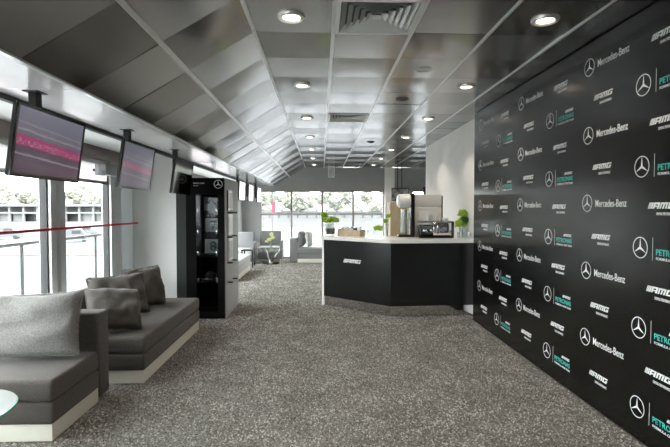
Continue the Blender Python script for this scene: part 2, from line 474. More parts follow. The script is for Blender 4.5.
# ceiling: sheet-metal tiles in a grid
def tile_bm(w, l, seed):
    """a pillowed metal pan with turned-up edges, seen from below; w across (x), l along (y)"""
    bm = bmesh.new(); n = 5
    rnd = random.Random(seed); ax = rnd.uniform(-.004, .004); ay = rnd.uniform(-.005, .005); sag = rnd.uniform(.001, .004)
    g = 0.0045
    grid = []
    for j in range(n + 1):
        row = []
        for i in range(n + 1):
            u, v = i / n * 2 - 1, j / n * 2 - 1
            z = -sag * (1 - u * u) * (1 - v * v) + ax * u * .5 + ay * v * .5
            row.append(bm.verts.new((u * (w / 2 - g), v * (l / 2 - g), z)))
        grid.append(row)
    for j in range(n):
        for i in range(n): bm.faces.new([grid[j][i], grid[j + 1][i], grid[j + 1][i + 1], grid[j][i + 1]])
    edge = [grid[0][i] for i in range(n + 1)] + [grid[j][n] for j in range(1, n + 1)] + [grid[n][i] for i in range(n - 1, -1, -1)] + [grid[j][0] for j in range(n - 1, 0, -1)]
    up = [bm.verts.new((v.co.x, v.co.y, 0.02)) for v in edge]
    for i in range(len(edge)):
        j = (i + 1) % len(edge); bm.faces.new([edge[i], edge[j], up[j], up[i]])
    return bm

def tile_mesh(w, l, seed, m):
    bm = tile_bm(w, l, seed)
    me = bpy.data.meshes.new('ceiling_tile'); bm.to_mesh(me); bm.free(); me.materials.append(MATS[m])
    me.polygons.foreach_set('use_smooth', [True] * len(me.polygons)); me.set_sharp_from_angle(angle=R(40))
    return me
TILES = {}
def put_tile(parent, x, y, z, w, l, dark, rot=0.0):
    k = (round(w, 3), dark)
    if k not in TILES: TILES[k] = [tile_mesh(w, l, 31 * i + int(w * 100), 'tile_dark' if dark else 'tile_bright') for i in range(6)]
    o = bpy.data.objects.new('ceiling_tile', random.choice(TILES[k])); COL.objects.link(o)
    o.parent = parent; o.location = (x, y, z); o.rotation_euler = (0, rot, 0)

XG = [-.507, .093, .693, 1.293, 1.893, 2.28]
ce = root('ceiling', 'flat ceiling of polished metal tiles in a rail grid')
B('ceiling_slab', 'plenum', ce, (-.507, XA + .1, YB, YF + .1, ZC + .03, ZC + .25))
DIFF = {(1, 5), (1, 11), (3, 21)}
rows = range(0, 25)
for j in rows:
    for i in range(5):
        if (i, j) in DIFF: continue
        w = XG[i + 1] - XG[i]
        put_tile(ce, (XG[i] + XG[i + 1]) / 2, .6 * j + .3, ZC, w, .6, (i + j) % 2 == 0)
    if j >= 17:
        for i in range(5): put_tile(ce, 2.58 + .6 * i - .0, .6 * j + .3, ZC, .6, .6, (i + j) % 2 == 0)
for x in XG[:-1]:
    B('grid_rail', 'grid_rail', ce, (x - .014, x + .014, -1, YF, ZC - .006, ZC + .02), (x - .005, x + .005, -1, YF, ZC - .012, ZC - .006))
for i in range(5):
    x = 2.28 + .6 * i
    B('grid_rail', 'grid_rail', ce, (x - .012, x + .012, YW + .1, YF, ZC - .006, ZC + .02))

SA = math.atan2(ZC - ZS, 1.003)      # slope of the canted part
cs = root('ceiling_slope', 'canted strip of polished metal tiles above the windows')
sl_len = math.hypot(ZC - ZS, 1.003)
bm = bmesh.new(); prism(bm, [(-.507, ZC + .03), (-1.51, ZS + .03), (-1.51, ZS + .2), (-.507, ZC + .2)], YB, YF + .1)
bmesh.ops.transform(bm, matrix=Matrix(((1, 0, 0, 0), (0, 0, 1, 0), (0, 1, 0, 0), (0, 0, 0, 1))), verts=bm.verts)
obj('slope_slab', bm, 'plenum', cs)
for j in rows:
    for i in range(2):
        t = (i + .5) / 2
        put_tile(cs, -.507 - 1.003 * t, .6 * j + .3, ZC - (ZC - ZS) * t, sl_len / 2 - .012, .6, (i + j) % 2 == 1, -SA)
for t, w in ((.5, .016),):
    o = B('grid_rail', 'grid_rail', cs, (-w, w, -1, YF, -.008, .02))
    o.location = (-.507 - 1.003 * t, 0, ZC - (ZC - ZS) * t); o.rotation_euler = (0, -SA, 0)

so = root('ceiling_soffit', 'low glossy soffit carrying the hanging screens')
B('soffit_slab', 'plenum', so, (-2.10, -1.512, YB, YF, ZS + .012, ZS + .2))
y = 2.98 - 1.44 * 5
while y < YF:
    B('soffit_panel', 'soffit_gloss', so, (-2.05, -1.512, max(y, YB) + .003, min(y + 1.44, YF) - .003, ZS, ZS + .012))
    y += 1.44
B('soffit_edge', 'gasket', so, (-2.10, -2.055, YB, YF, ZS - .035, ZS + .012))
B('edge_rail', 'grid_rail', so, (-1.535, -1.505, YB, YF, ZS - .006, ZS + .03))
B('window_zone_ceiling', 'soffit_white', so, (XL - .2, -2.10, YB, YF, ZS + .01, ZS + .2))

# right wall, behind the banner wall
wr = root('wall_right', 'plain off-white painted wall past the black logo wall')
for y0, y1 in ((YB, 6.2), (6.2, 8.7), (8.7, YW)):
    B('wall_panel', 'paint_white', wr, (XR, XR + .14, y0 + .003, y1 - .003, 0, ZC))
B('wall_return', 'paint_white', wr, (XR + .14, XA + .1, YW - .16, YW - .01, 0, ZC))
struct(B('wall_alcove', 'paint_mid', None, (XA, XA + .15, YW, YF + .15, 0, ZC)))
struct(B('wall_back', 'paint_grey', None, (XL - .2, XR + .2, YB - .15, YB, 0, ZC + .1)))

# logo wall
lw = root('wall_banner', 'black logo wall printed with white stars and team names')
B('banner_panel', 'banner_black', lw, (XB, XR - .002, YB + .01, 6.55, 0.0, ZC - .012))
MW = Matrix(((0, 0, -1, XB - .0002), (-1, 0, 0, 0), (0, 1, 0, 0), (0, 0, 0, 1)))
protos = [obj('star_wordmark_logo', logo_wordmark(), 'print_white', lw), obj('slanted_letter_logo', logo_amg(), 'print_white', lw),
          obj('star_team_logo', logo_team(), ['print_white', 'print_teal'], lw)]
used = [0, 0, 0]
def put_logo(k, y, z):
    o = protos[k] if not used[k] else protos[k].copy()
    if used[k]: COL.objects.link(o); o.parent = lw
    used[k] = 1
    o.matrix_local = Matrix.Translation((0, y, z)) @ MW
for c in range(8):
    ys = 6.295 - .64 * c          # star centre of this column
    mb = c % 2 == 0
    for r in range(-1, 11):
        z = 2.725 - .274 * r - (0 if mb else .035)
        if z < 0.05 or z > 2.88: continue
        if (r % 2 == 0) == mb: put_logo(0 if mb else 2, ys, z)
        else: put_logo(1, ys - .19, z - .01)

# far wall
wf = root('wall_far', 'grey far wall above and beside the far windows')
WX0, WX1 = -1.94, 2.03
B('wall_head', 'paint_grey', wf, (XL - .1, XA + .1, YF, YF + .2, ZH, ZC))
B('wall_panel', 'paint_mid', wf, (XL - .1, WX0, YF, YF + .2, 0, ZH))
B('wall_panel', 'paint_mid', wf, (WX1, 2.95, YF, YF + .2, 0, ZH))
B('wall_panel', 'paint_mid', wf, (3.55, XA + .1, YF, YF + .2, 0, ZH))
B('wall_pilaster', 'paint_white', wf, (2.05, 2.36, YF - .12, YF, 0, ZC - .01))

def glazing(name, label, x0, x1, cols, transom, y=YF):
    w = root(name, label)
    W = (x1 - x0) / cols
    for i in range(cols + 1):
        x = x0 + W * i
        B('mullion', 'header_grey', w, (x - .028, x + .028, y + .03, y + .13, .05, ZH))
    B('window_head', 'header_grey', w, (x0, x1, y + .03, y + .13, ZH - .05, ZH))
    B('window_sill', 'header_grey', w, (x0, x1, y + .0, y + .15, 0, .06))
    for i in range(cols):
        a, b = x0 + W * i + .028, x0 + W * (i + 1) - .028
        B('transom', 'header_grey', w, (a, b, y + .04, y + .12, transom - .02, transom + .02))
        B('pane', 'window_glass', w, (a, b, y + .075, y + .085, .06, transom - .02))
        B('pane', 'window_glass', w, (a, b, y + .075, y + .085, transom + .02, ZH - .05))
    return w
glazing('window_1', 'tall far window wall of four bays with a slim transom', WX0, WX1, 4, 1.42)
glazing('window_2', 'narrow window in the far alcove', 2.95, 3.55, 1, 1.42)

# window wall on the left
wl = root('wall_left', 'window wall with grey header and white pillars')
B('wall_header', 'header_grey', wl, (XL - .2, XL, YB, YF, ZH, ZS + .01))
B('wall_base', 'paint_mid', wl, (XL - .2, XL, YB, YF, 0, .08))
B('pillar', 'paint_white', wl, (XL - .15, -2.125, 6.94, 7.62, 0, ZS + .009))
B('pillar', 'paint_mid', wl, (XL - .2, -2.52, 14.2, YF, 0, ZS + .009))
bays = [(-4.9, -2.6), (-2.33, -.03), (.24, 2.2), (2.47, 4.77), (5.04, 6.12), (7.62, 9.7), (9.97, 12.0), (12.27, 14.2)]
for n, (a, b) in enumerate(bays):
    w = root('window_%d' % (n + 3), 'tall pane of the window wall')
    B('pane', 'window_glass', w, (XL - .105, XL - .095, a, b, .08, ZH))
    B('frame_bar', 'gasket', w, (XL - .12, XL - .05, a, a + .022, .08, ZH)); B('frame_bar', 'gasket', w, (XL - .12, XL - .05, b - .022, b, .08, ZH))
    B('frame_bar', 'aluminium', w, (XL - .13, XL - .04, a + .022, b - .022, .08, .14)); B('frame_bar', 'aluminium', w, (XL - .13, XL - .04, a + .022, b - .022, ZH - .05, ZH))
    B('blind', 'blind_white', w, (XL - .062, XL - .058, a + .026, b - .026, 1.935, ZH - .052)); B('blind_bar', 'print_grey', w, (XL - .068, XL - .052, a + .026, b - .026, 1.895, 1.935))
for (a, b), (c, d) in zip(bays, bays[1:]):
    if c - b < .4:
        B('mullion', 'aluminium', wl, (XL - .14, XL - .02, b, b + .10, .08, ZH), (XL - .14, XL - .02, c - .10, c, .08, ZH), (XL - .13, XL - .07, b + .10, c - .10, .08, ZH))
B('mullion', 'aluminium', wl, (XL - .14, XL - .02, 6.12, 6.42, .08, ZH))
B('blank_panel', 'panel_pale', wl, (XL - .10, XL - .07, 6.42, 6.94, .08, ZH))

tag(B('red_tape', 'red_tape', None, (XL + .001, XL + .006, -1.0, 6.935, 1.366, 1.392)), 'thin red tape stretched across the window mullions', 'tape')

# ------------------------------------------------------------------ ceiling fittings
def downlight(x, y):
    row = 'in the row beside the canted ceiling tiles' if x < 0 else 'in the row beside the black logo wall'
    t = thing('ceiling_downlight', 'round recessed downlight ' + row, 'downlight', (x, y, ZC - .004), 0, 'downlights ' + row)
    L('trim_ring', 'lamp_trim', t, [(.058, -.006), (.070, -.016), (.092, -.014), (.098, -.004), (.098, .002)], 28)
    L('lens', 'lamp_lens', t, [(0, -.016), (.03, -.014), (.058, -.006)], 24)
    ld = bpy.data.lights.new('downlight_beam', 'SPOT'); ld.energy = 14; ld.color = (1, .90, .78); ld.spot_size = R(125); ld.spot_blend = .6; ld.shadow_soft_size = .06
    lo = bpy.data.objects.new('downlight_beam', ld); COL.objects.link(lo); lo.parent = t; lo.location = (0, 0, -.03)
for y in (-.3, 1.5, 3.3, 5.1, 6.9, 8.7, 10.5, 12.3, 14.1):
    downlight(-.207, y)
    downlight(1.593, y)

def diffuser(x, y):
    lb = 'square louvred air diffuser level with the screen over the single sofa' if y < 4 else 'square louvred air diffuser above the front of the bar' if y < 8 else 'square louvred air diffuser over the far lounge'
    t = thing('air_diffuser', lb, 'air vent', (x, y, ZC), 0, 'square ceiling air diffusers')
    def ring(a, za, b, zb, th=.0):
        bm = bmesh.new(); P = ((-1, -1), (1, -1), (1, 1), (-1, 1))
        A = [bm.verts.new((p[0] * a, p[1] * a, za)) for p in P]; Bv = [bm.verts.new((p[0] * b, p[1] * b, zb)) for p in P]
        for i in range(4): bm.faces.new([A[i], A[(i + 1) % 4], Bv[(i + 1) % 4], Bv[i]])
        return bm
    bm = ring(.298, -.012, .258, -.012); merge(bm, ring(.298, -.012, .298, .02)); merge(bm, ring(.258, -.012, .258, .02))
    obj('frame', bm, 'diffuser_metal', t)
    B('back_box', 'gasket', t, (-.26, .26, -.26, .26, .05, .06))
    for k in range(5):
        a = .252 - .045 * k
        obj('louver', ring(a, -.010 + .001 * k, a - .040, .032), 'diffuser_metal', t)
    B('centre_plate', 'diffuser_metal', t, (-.03, .03, -.03, .03, -.004, .0))
for i, j in DIFF: diffuser((XG[i] + XG[i + 1]) / 2, .6 * j + .3)
for (y, m) in ((4.5, 'diffuser_metal'), (5.7, 'dark_grey'), (9.3, 'dark_grey')):
    t = thing('ceiling_sensor', ('small dark round ceiling sensor short of the bar' if y < 7 else 'small dark round ceiling sensor past the bar') if m == 'dark_grey' else 'flat round metal ceiling speaker with a ring rim', 'sensor' if m == 'dark_grey' else 'ceiling speaker', (.993, y, ZC - .002), 0, 'round sensors on the ceiling' if m == 'dark_grey' else None)
    L('rim', m, t, [(.055, -.004), (.062, -.012), (.075, -.008), (.078, .004)], 24)
    L('dome', m, t, [(0, -.03 if m == 'dark_grey' else -.006), (.035, -.024 if m == 'dark_grey' else -.006), (.055, -.004)], 24)

# ------------------------------------------------------------------ hanging screens
def tv(label, y, scr, x=-1.73, z=1.98, tilt=8, yaw=0, w=.745, h=.425, group=None, ceil=ZS, facing=0, poles=1):
    t = thing('hanging_tv', label, 'television', (x, y, 0), facing, group)
    # local: screen faces +x, width along y
    M = Matrix.Translation((0, 0, z)) @ Matrix.Rotation(R(tilt), 4, 'Y')
    def part(name, m, *boxes, r=0):
        bm = bmesh.new()
        for b in boxes:
            rbox(bm, *b, r=r) if r else box(bm, *b)
        bmesh.ops.transform(bm, matrix=M, verts=bm.verts); return obj(name, bm, m, t, smooth=bool(r))
    part('case', 'black_matte', (-.030, -.004, -w / 2, w / 2, -h / 2, h / 2), r=.006)
    part('bezel', 'black_gloss', (-.006, .004, -w / 2, w / 2, h / 2 - .016, h / 2), (-.006, .004, -w / 2, w / 2, -h / 2, -h / 2 + .022),
         (-.006, .004, -w / 2, -w / 2 + .016, -h / 2 + .022, h / 2 - .016), (-.006, .004, w / 2 - .016, w / 2, -h / 2 + .022, h / 2 - .016))
    s = bmesh.new(); box(s, -.004, .0, -w / 2 + .016, w / 2 - .016, -h / 2 + .022, h / 2 - .016)
    so_ = obj('screen', s, scr, t); so_.location = (0, 0, z); so_.rotation_euler = (0, R(tilt), 0)
    part('mount_plate', 'black_matte', (-.085, -.030, -.12, .12, -.10, .10))
    for k in range(poles):
        yy = 0 if poles == 1 else (-.06, .06)[k]
        B('pole', 'black_matte', t, (-.125, -.075, yy - .03, yy + .03, z - .08, ceil - .008) if poles == 1 else (-.10, -.08, yy - .01, yy + .01, z - .08, ceil - .008))
    B('ceiling_plate', 'black_matte', t, (-.15, -.05, -.05, .05, ceil - .006, ceil - .001))
    return t
tv('hanging screen with a bold pink race caption, over the single sofa with plump cushion', 3.06, 'screen_broadcast')
tv('hanging screen with a pink band under painted glare, beside the plain pale window panel', 4.48, 'screen_faint')
tv('hanging screen switched off and black, next to the black display cabinet', 5.92, 'screen_off')
for y in (10.3, 11.6, 13.1):
    tv('small hanging screen painted white with daylight glare, past the display cabinet', y, 'screen_glare', group='white screens past the cabinet', tilt=2)
tv('screen with a black and white picture hanging on two thin poles', 13.3, 'screen_graphic', x=2.27, z=2.0, tilt=4, w=.50, h=.38, ceil=ZC, facing=R(-90), poles=2)

# ------------------------------------------------------------------ sofas and cushions
def cushion_bm(w, h, t, seed=0, n=22):
    bm = bmesh.new(); off = Vector((seed * 13.7, seed * 5.1, seed * 2.3))
    def pt(u, v, s):
        e = max(0.0, (1 - u ** 4) * (1 - v ** 4)) ** .55
        pin = 1 - .07 * (1 - abs(u) ** 2) * (abs(v) ** 6)
        pin2 = 1 - .07 * (1 - abs(v) ** 2) * (abs(u) ** 6)
        x, y = u * w / 2 * pin2, v * h / 2 * pin
        wr_ = noise.noise(Vector((u * 1.7, v * 1.7, s * 2.0)) + off) * .045 * e + noise.noise(Vector((u * 4, v * 4, s)) + off) * .012 + noise.noise(Vector((u * 9, v * 7, s)) + off) * .004
        return Vector((x + noise.noise(Vector((v * 3, 1, 0)) + off) * .012, y + noise.noise(Vector((u * 3, 5, 0)) + off) * .014, s * (t / 2 * e + .004) + wr_ * (1 if s > 0 else .5)))
    for s in (1, -1):
        g = [[bm.verts.new(pt(i / n * 2 - 1, j / n * 2 - 1, s)) for i in range(n + 1)] for j in range(n + 1)]
        for j in range(n):
            for i in range(n):
                q = [g[j][i], g[j][i + 1], g[j + 1][i + 1], g[j + 1][i]]
                bm.faces.new(q if s > 0 else q[::-1])
    bmesh.ops.remove_doubles(bm, verts=bm.verts, dist=.0095)
    return bm

def cushion(label, loc, w, h, t, rot, seed, m='cushion_fabric'):
    th = thing('sofa_cushion', label, 'cushion', loc)
    th.rotation_euler = rot
    bm = cushion_bm(w, h, t, seed)
    obj('cover', bm, m, th, smooth=True, angle=80)
    pts = []
    N = 60
    for k in range(N + 1):
        a = 2 * math.pi * k / N; c_, s_ = math.cos(a), math.sin(a)
        q = max(abs(c_), abs(s_)); u, v = c_ / q, s_ / q
        pts.append((u * w / 2 * (1 - .07 * (1 - v * v)) * 1.0, v * h / 2 * (1 - .07 * (1 - u * u)), 0))
    T('piping', m, th, pts, .006, 6)
    return th

def sofa(name, label, cat, loc, w, d, back, seat_z=.42, fabric='sofa_fabric', group=None, bt=.18, bh=.73, splits=1):
    """w along x, d along y. back: '+y','-x','+x' or None - the side that carries the upright slab"""
    t = thing(name, label, cat, loc, 0, group)
    x0, x1, y0, y1 = 0, w, 0, d
    sx0, sx1, sy0, sy1 = x0, x1, y0, y1
    if back == '+y': sy1 = d - bt; bb = (x0, x1, d - bt, d)
    if back == '-x': sx0 = bt; bb = (x0, bt, y0, y1)
    if back == '+x': sx1 = w - bt; bb = (w - bt, w, y0, y1)
    B('plinth', 'plinth_white', t, (sx0 + .012, sx1 - .012, sy0 + .012, sy1 - .004, 0, .115))
    B('base_cushion', fabric, t, (sx0, sx1, sy0, sy1, .115, .268), r=.022, seg=3)
    if splits == 1: B('seat_cushion', fabric, t, (sx0, sx1, sy0, sy1, .270, seat_z), r=.03, seg=4)
    else:
        L_ = (sy1 - sy0) / splits
        for k in range(splits): B('seat_cushion', fabric, t, (sx0, sx1, sy0 + L_ * k + .0005, sy0 + L_ * (k + 1) - .0005, .270, seat_z), r=.03, seg=4)
    if back: B('backrest', fabric, t, (*bb, .03, bh), r=.02, seg=3)
    return t
# single seat facing the camera, back slab behind
sofa('single_sofa', 'grey fabric single sofa with square back slab, beside the round glass table', 'sofa', (-2.64, 3.17, 0), .82, .85, '+y')
cushion('plump light grey cushion leaning on the single sofa back slab', (-2.27, 3.65, .682), .80, .50, .22, (R(72), R(-2), R(4)), 1)
# long sofa along the windows
sofa('long_sofa', 'long grey fabric sofa with white plinth under the windows', 'sofa', (-2.58, 4.22, 0), .98, 1.93, '-x')
cushion('grey cushion slumped at the near end of the long sofa', (-1.97, 4.46, .630), .50, .42, .24, (R(58), R(6), R(38)), 2, 'sofa_fabric')  # darker sofa fabric stands in for the shadow on its face
cushion('wide grey cushion in the middle of three on the long sofa', (-2.16, 5.02, .655), .62, .46, .18, (R(70), 0, R(48)), 3, 'sofa_fabric')
cushion('squarish grey cushion leaning next to the white pillar on the long sofa', (-2.10, 5.60, .655), .50, .48, .18, (R(72), R(0), R(60)), 4, 'sofa_fabric')

# round glass side table
def glass_table(name, label, loc, r, z, group=None, wire=False):
    t = thing(name, label, 'table', loc, 0, group)
    L('glass_top', 'table_glass', t, [(0, z), (r - .004, z), (r - .004, z - .010), (0, z - .010)], 48)
    if wire: t.children[0].data.materials[0] = MATS['thin_glass']
    bm = bmesh.new()
    lathe(bm, [(r - .0035, z + .0005), (r, z - .002), (r, z - .008), (r - .0035, z - .0105)], 48); obj('glass_rim', bm, 'glass_edge' if not wire else 'thin_glass', t, smooth=True)
    if wire:
        L('base_ring', 'black_gloss', t, [(.0, .0), (.24, .0), (.24, .012), (.0, .016)], 28)
        for k in range(6):
            a = 2 * math.pi * k / 6 + .2
            T('leg', 'steel', t, [(r * .85 * math.cos(a), r * .85 * math.sin(a), z - .012), (.05 * math.cos(a + 2.0), .05 * math.sin(a + 2.0), .014)], .008, 6)
        T('leg', 'steel', t, [(0, 0, .01), (0, 0, z * .5)], .014, 8)
    else:
        for k in range(3):
            a = 2 * math.pi * k / 3 + .78
            T('leg', 'black_gloss', t, [(r * .7 * math.cos(a), r * .7 * math.sin(a), z - .011), (r * .7 * math.cos(a), r * .7 * math.sin(a), .004)], .013, 10)
        L('base_ring', 'black_gloss', t, [(.0, .0), (r * .8, .0), (r * .8, .010), (.0, .010)], 32)
    return t
glass_table('round_side_table', 'round glass side table with green rim before the single sofa', (-2.10, 2.60, 0), .355, .455)

# ------------------------------------------------------------------ display cabinet
cab = thing('display_cabinet', 'tall black display cabinet with star emblem and glass shelves', 'cabinet', (-1.66, 6.74, 0))
hw, dp, hh = .28, 1.06, 2.03
NX0, NX1, NZ0, NZ1 = -.135, .175, .10, 1.80
B('body', 'black_deep', cab, (-hw, NX0, 0, dp, 0, hh), (NX1, hw - .012, 0, dp, 0, hh), (NX0, NX1, 0, dp, NZ1, hh), (NX0, NX1, 0, dp, 0, NZ0), (NX0, NX1, .36, dp, NZ0, NZ1))
B('side_panel', 'paint_grey', cab, (hw - .012, hw, 0.012, dp, 0, hh))
B('side_wing', 'wing_dark', cab, (-.455, -hw, .12, dp, 0, hh - .01))
B('glass_door', 'cabinet_glass', cab, (NX0, NX1, .006, .012, NZ0, NZ1))
st = bmesh.new(); star(st, 0, 0, .062, thick=.004, ring=.12)
o = obj('star_emblem', st, 'print_white', cab); o.matrix_local = Matrix.Translation((.185, -.0005, 1.94)) @ Matrix.Rotation(R(90), 4, 'X')
for z_, h_, ws_ in ((1.945, .018, (.016, .014, .017, .013, .016, .015, 0, .016, .014, .016, .013)), (1.913, .010, (.010, .012, .009, 0, .011, .010, .012))):
    bm = bmesh.new(); x_ = -.17                      # two lines of small print, too small to read in the photograph
    for w_ in ws_:
        if w_: box(bm, x_, x_ + w_ * .8, -.0006, .0, z_, z_ + h_)
        x_ += w_ if w_ else .010
    obj('small_print', bm, 'print_grey', cab)
for z in (.55, .94, 1.25, 1.56):
    sh_ = B('glass_shelf', 'cabinet_glass', cab, (NX0, NX1, .02, .35, z - .008, z))
    for s in (NX0 + .02, NX1 - .02): B('shelf_clip', 'chrome', sh_, (s - .014, s + .014, .014, .045, z - .03, z + .035), r=.006)
def plate(label, z, s, x):
    t = thing('number_plate', label, 'number plate', (-1.66 + x, 6.86, z), R(0))
    B('plate', 'plate_grey', t, (-.10, .10, -.008, .008, .0, .20), r=.006)
    o = obj('digit', text_bm(s, .19, bold=.006, align='CENTER'), 'gasket', t); o.matrix_local = Matrix.Translation((.02, -.0085, .035)) @ Matrix.Rotation(R(90), 4, 'X')
    B('base', 'thin_glass', t, (-.11, .10, -.03, .10, 0, .006))
plate('grey plate with a black figure seven on a cabinet shelf', 1.251, '7', .07)
plate('grey plate with a black figure eight on a cabinet shelf', .941, '8', .06)
def cap_(label, x, y, z, m='dark_grey'):
    t = thing('team_cap', label, 'cap', (x, y, z), R(-20))
    L('crown', m, t, [(.085, .0), (.088, .04), (.075, .08), (.045, .10), (0, .107)], 20)
    bm = bmesh.new(); prism(bm, [(.05, -.07), (.10, -.10), (.05, -.165), (-.05, -.165), (-.10, -.10), (-.05, -.07)], .002, .010); obj('brim', bm, m, t)
cap_('dark cap on the top glass shelf inside the black cabinet', -1.64, 6.95, 1.561)
cap_('dark cap on the bottom glass shelf inside the black cabinet', -1.64, 6.95, .551)
# small framed prints held on the light side panel by steel clips
for k, (y, z0, z1) in enumerate(((.30, 1.56, 1.86), (.32, 1.20, 1.50), (.32, .82, 1.14))):
    t = thing('framed_print', ['black framed print topmost on the pale side of the cabinet', 'pale framed print between two others on the cabinet side', 'grey framed print lowest of three on the cabinet side'][k], 'print', (-1.66 + hw, 6.74 + y, 0))
    B('frame', ['black_satin', 'aluminium', 'aluminium'][k], t, (0.001, .018, -.16, .16, z0, z1))
    B('sheet', ['print_grey', 'print_white', 'print_grey'][k], t, (.018, .021, -.13, .13, z0 + .03, z1 - .03))
for z in (1.53, 1.17, .79, .5):
    for y in (.16, .55):
        T('shelf_clip', 'dark_grey', cab, [(hw - .002, y, z), (hw + .075, y, z)], .012, 8)

# ------------------------------------------------------------------ bar
bar = thing('bar_counter', 'black bar counter with pale stone top and mirror plinth', 'bar counter', (1.023, 6.78, 0))
Lp, Ap, Rp = Vector((-.975, .895)), Vector((0, 0)), Vector((1.25, .08))
def off_poly(p, q, d):   # offset a segment to its left side (towards the back)
    n = Vector((-(q - p).y, (q - p).x)).normalized(); return p + n * d, q + n * d
def isect(p, q, r, s):
    d1, d2 = q - p, s - r; den = d1.x * d2.y - d1.y * d2.x
    return p + d1 * (((r - p).x * d2.y - (r - p).y * d2.x) / den)
def band(d0, d1, z0, z1, ext=0.0):
    u = (Ap - Lp).normalized(); l0 = Lp - u * ext
    a0, a1 = off_poly(l0, Ap, d0); b0, b1 = off_poly(Ap, Rp, d0); c0, c1 = off_poly(l0, Ap, d1); e0, e1 = off_poly(Ap, Rp, d1)
    return [a0, isect(a0, a1, b0, b1), b1, e1, isect(c0, c1, e0, e1), c0]
def poly_obj(name, m, d0, d1, z0, z1, half=None, ext=0.0, bev=0):
    P = band(d0, d1, z0, z1, ext)
    if half == 0: P = [P[0], P[1], P[4], P[5]]
    if half == 1: P = [P[1], P[2], P[3], P[4]]
    bm = bmesh.new(); prism(bm, [tuple(p) for p in P], z0, z1)
    if bev: bmesh.ops.bevel(bm, geom=list(bm.edges), offset=bev, segments=2, affect='EDGES')
    return obj(name, bm, m, bar, smooth=bool(bev))
poly_obj('counter_top', 'counter_stone', -.045, .70, 1.082, 1.137, ext=.045, bev=.006)
poly_obj('front_panel', 'black_satin', 0, .03, .15, 1.082, 0)
poly_obj('front_panel', 'black_satin', 0, .03, .15, 1.082, 1)
poly_obj('plinth', 'chrome', .012, .03, 0, .149, 0)
poly_obj('plinth', 'chrome', .012, .03, 0, .149, 1)
u = (Ap - Lp).normalized(); nrm = Vector((-u.y, u.x))
bm = bmesh.new(); e0 = Lp - u * .04; prism(bm, [tuple(e0 - nrm * .004), tuple(Lp - u * .001 - nrm * .004), tuple(Lp - u * .001 + nrm * .6), tuple(e0 + nrm * .6)], 0, 1.082)
obj('end_panel', bm, 'paint_white', bar)
bm = bmesh.new(); rects(bm, AMG, .058, .42, 0, 0, thick=.006)
o = obj('raised_lettering', bm, 'print_white', bar)
ang = math.atan2(u.y, u.x); mid = Lp + u * .42
o.matrix_local = Matrix.Translation((mid.x, mid.y, .735)) @ Matrix.Rotation(ang, 4, 'Z') @ Matrix.Rotation(R(90), 4, 'X')

ZT = 1.138
def vase_prof(r0, r1, h, t=.004): return [(0, .004), (r0, .002), (r1, h), (r1 - t, h), (r0 - t, .012), (0, .012)]
def glass_at(label, x, y, h=.12, r=.032, group=None):
    o = L('drinking_glass', 'tumbler_glass', None, vase_prof(r * .8, r, h), 16); o.location = (x, y, ZT)
    return tag(o, label, 'glass', group)

def leafy(bm, c, rx, rz, n, s, seed):
    rnd = random.Random(seed)
    for _ in range(n):
        a, b = rnd.uniform(0, 6.283), math.asin(rnd.uniform(-.7, 1)); q = rnd.uniform(.55, 1.0)
        p = Vector((c[0] + rx * q * math.cos(a) * math.cos(b), c[1] + rx * q * math.sin(a) * math.cos(b), c[2] + rz * q * math.sin(b)))
        d = Vector((rnd.uniform(-1, 1), rnd.uniform(-1, 1), rnd.uniform(-.4, 1))).normalized(); e = d.orthogonal().normalized(); f = d.cross(e)
        l, w = s * rnd.uniform(.7, 1.3), s * .45
        v = [bm.verts.new(x) for x in (p, p + d * l * .5 + e * w + f * w * .3, p + d * l, p + d * l * .5 - e * w + f * w * .3)]
        bm.faces.new([v[0], v[1], v[2]]); bm.faces.new([v[0], v[2], v[3]])

def flowers(label, x, y, vh, vr, heads, seed, content=None, z=ZT, leafm='leaf_lime'):
    t = thing('flower_vase', label, 'flower vase', (x, y, z))
    L('vase', 'tumbler_glass', t, vase_prof(vr * .85, vr, vh), 20)
    if content: L('vase_filling', content, t, [(0, .014), (vr * .8, .014), (vr * .85, vh * .62), (0, vh * .62)], 16)
    for k, (hx, hy, hz, rx, rz, m) in enumerate(heads):
        T('stem', 'leaf_dark', t, [(hx * .1, hy * .1, .02), (hx * .5, hy * .5, vh), (hx, hy, hz)], .0035, 5)
        bm = bmesh.new(); leafy(bm, (hx, hy, hz), rx, rz, 260, .030, seed + k); obj('foliage', bm, m, t)
    return t
flowers('bushy lime green flowers in a dark-filled glass vase at the bar end', .155, 7.88, .19, .095, [(-.04, 0, .25, .10, .06, 'leaf_lime'), (.06, .02, .25, .09, .055, 'leaf_lime'), (-.10, .02, .33, .05, .05, 'leaf_lime')], 5, 'dark_grey')
tag(B('serving_tray', 'black_satin', None, (.03, .30, 7.75, 8.0, ZT, ZT + .004)), 'flat black tray under the flower vase at the bar end', 'tray')
bpy.data.objects['flower_vase'].location.z = ZT + .005
flowers('small glass vase with a low lime green posy on the bar', .90, 7.30, .10, .035, [(0, 0, .135, .075, .045, 'leaf_lime')], 20)
flowers('slim glass vase with one tall thin sprig on the bar', 1.04, 7.28, .22, .022, [(.02, 0, .33, .03, .02, 'leaf_lime'), (-.03, .0, .25, .02, .02, 'leaf_lime')], 30)
flowers('tall leafy green bouquet in a glass vase beside the logo wall', 2.185, 7.14, .17, .05, [(-.025, 0, .21, .085, .085, 'leaf_lime'), (.01, .02, .37, .065, .06, 'leaf_lime'), (.025, -.02, .25, .055, .08, 'leaf_dark')], 40)
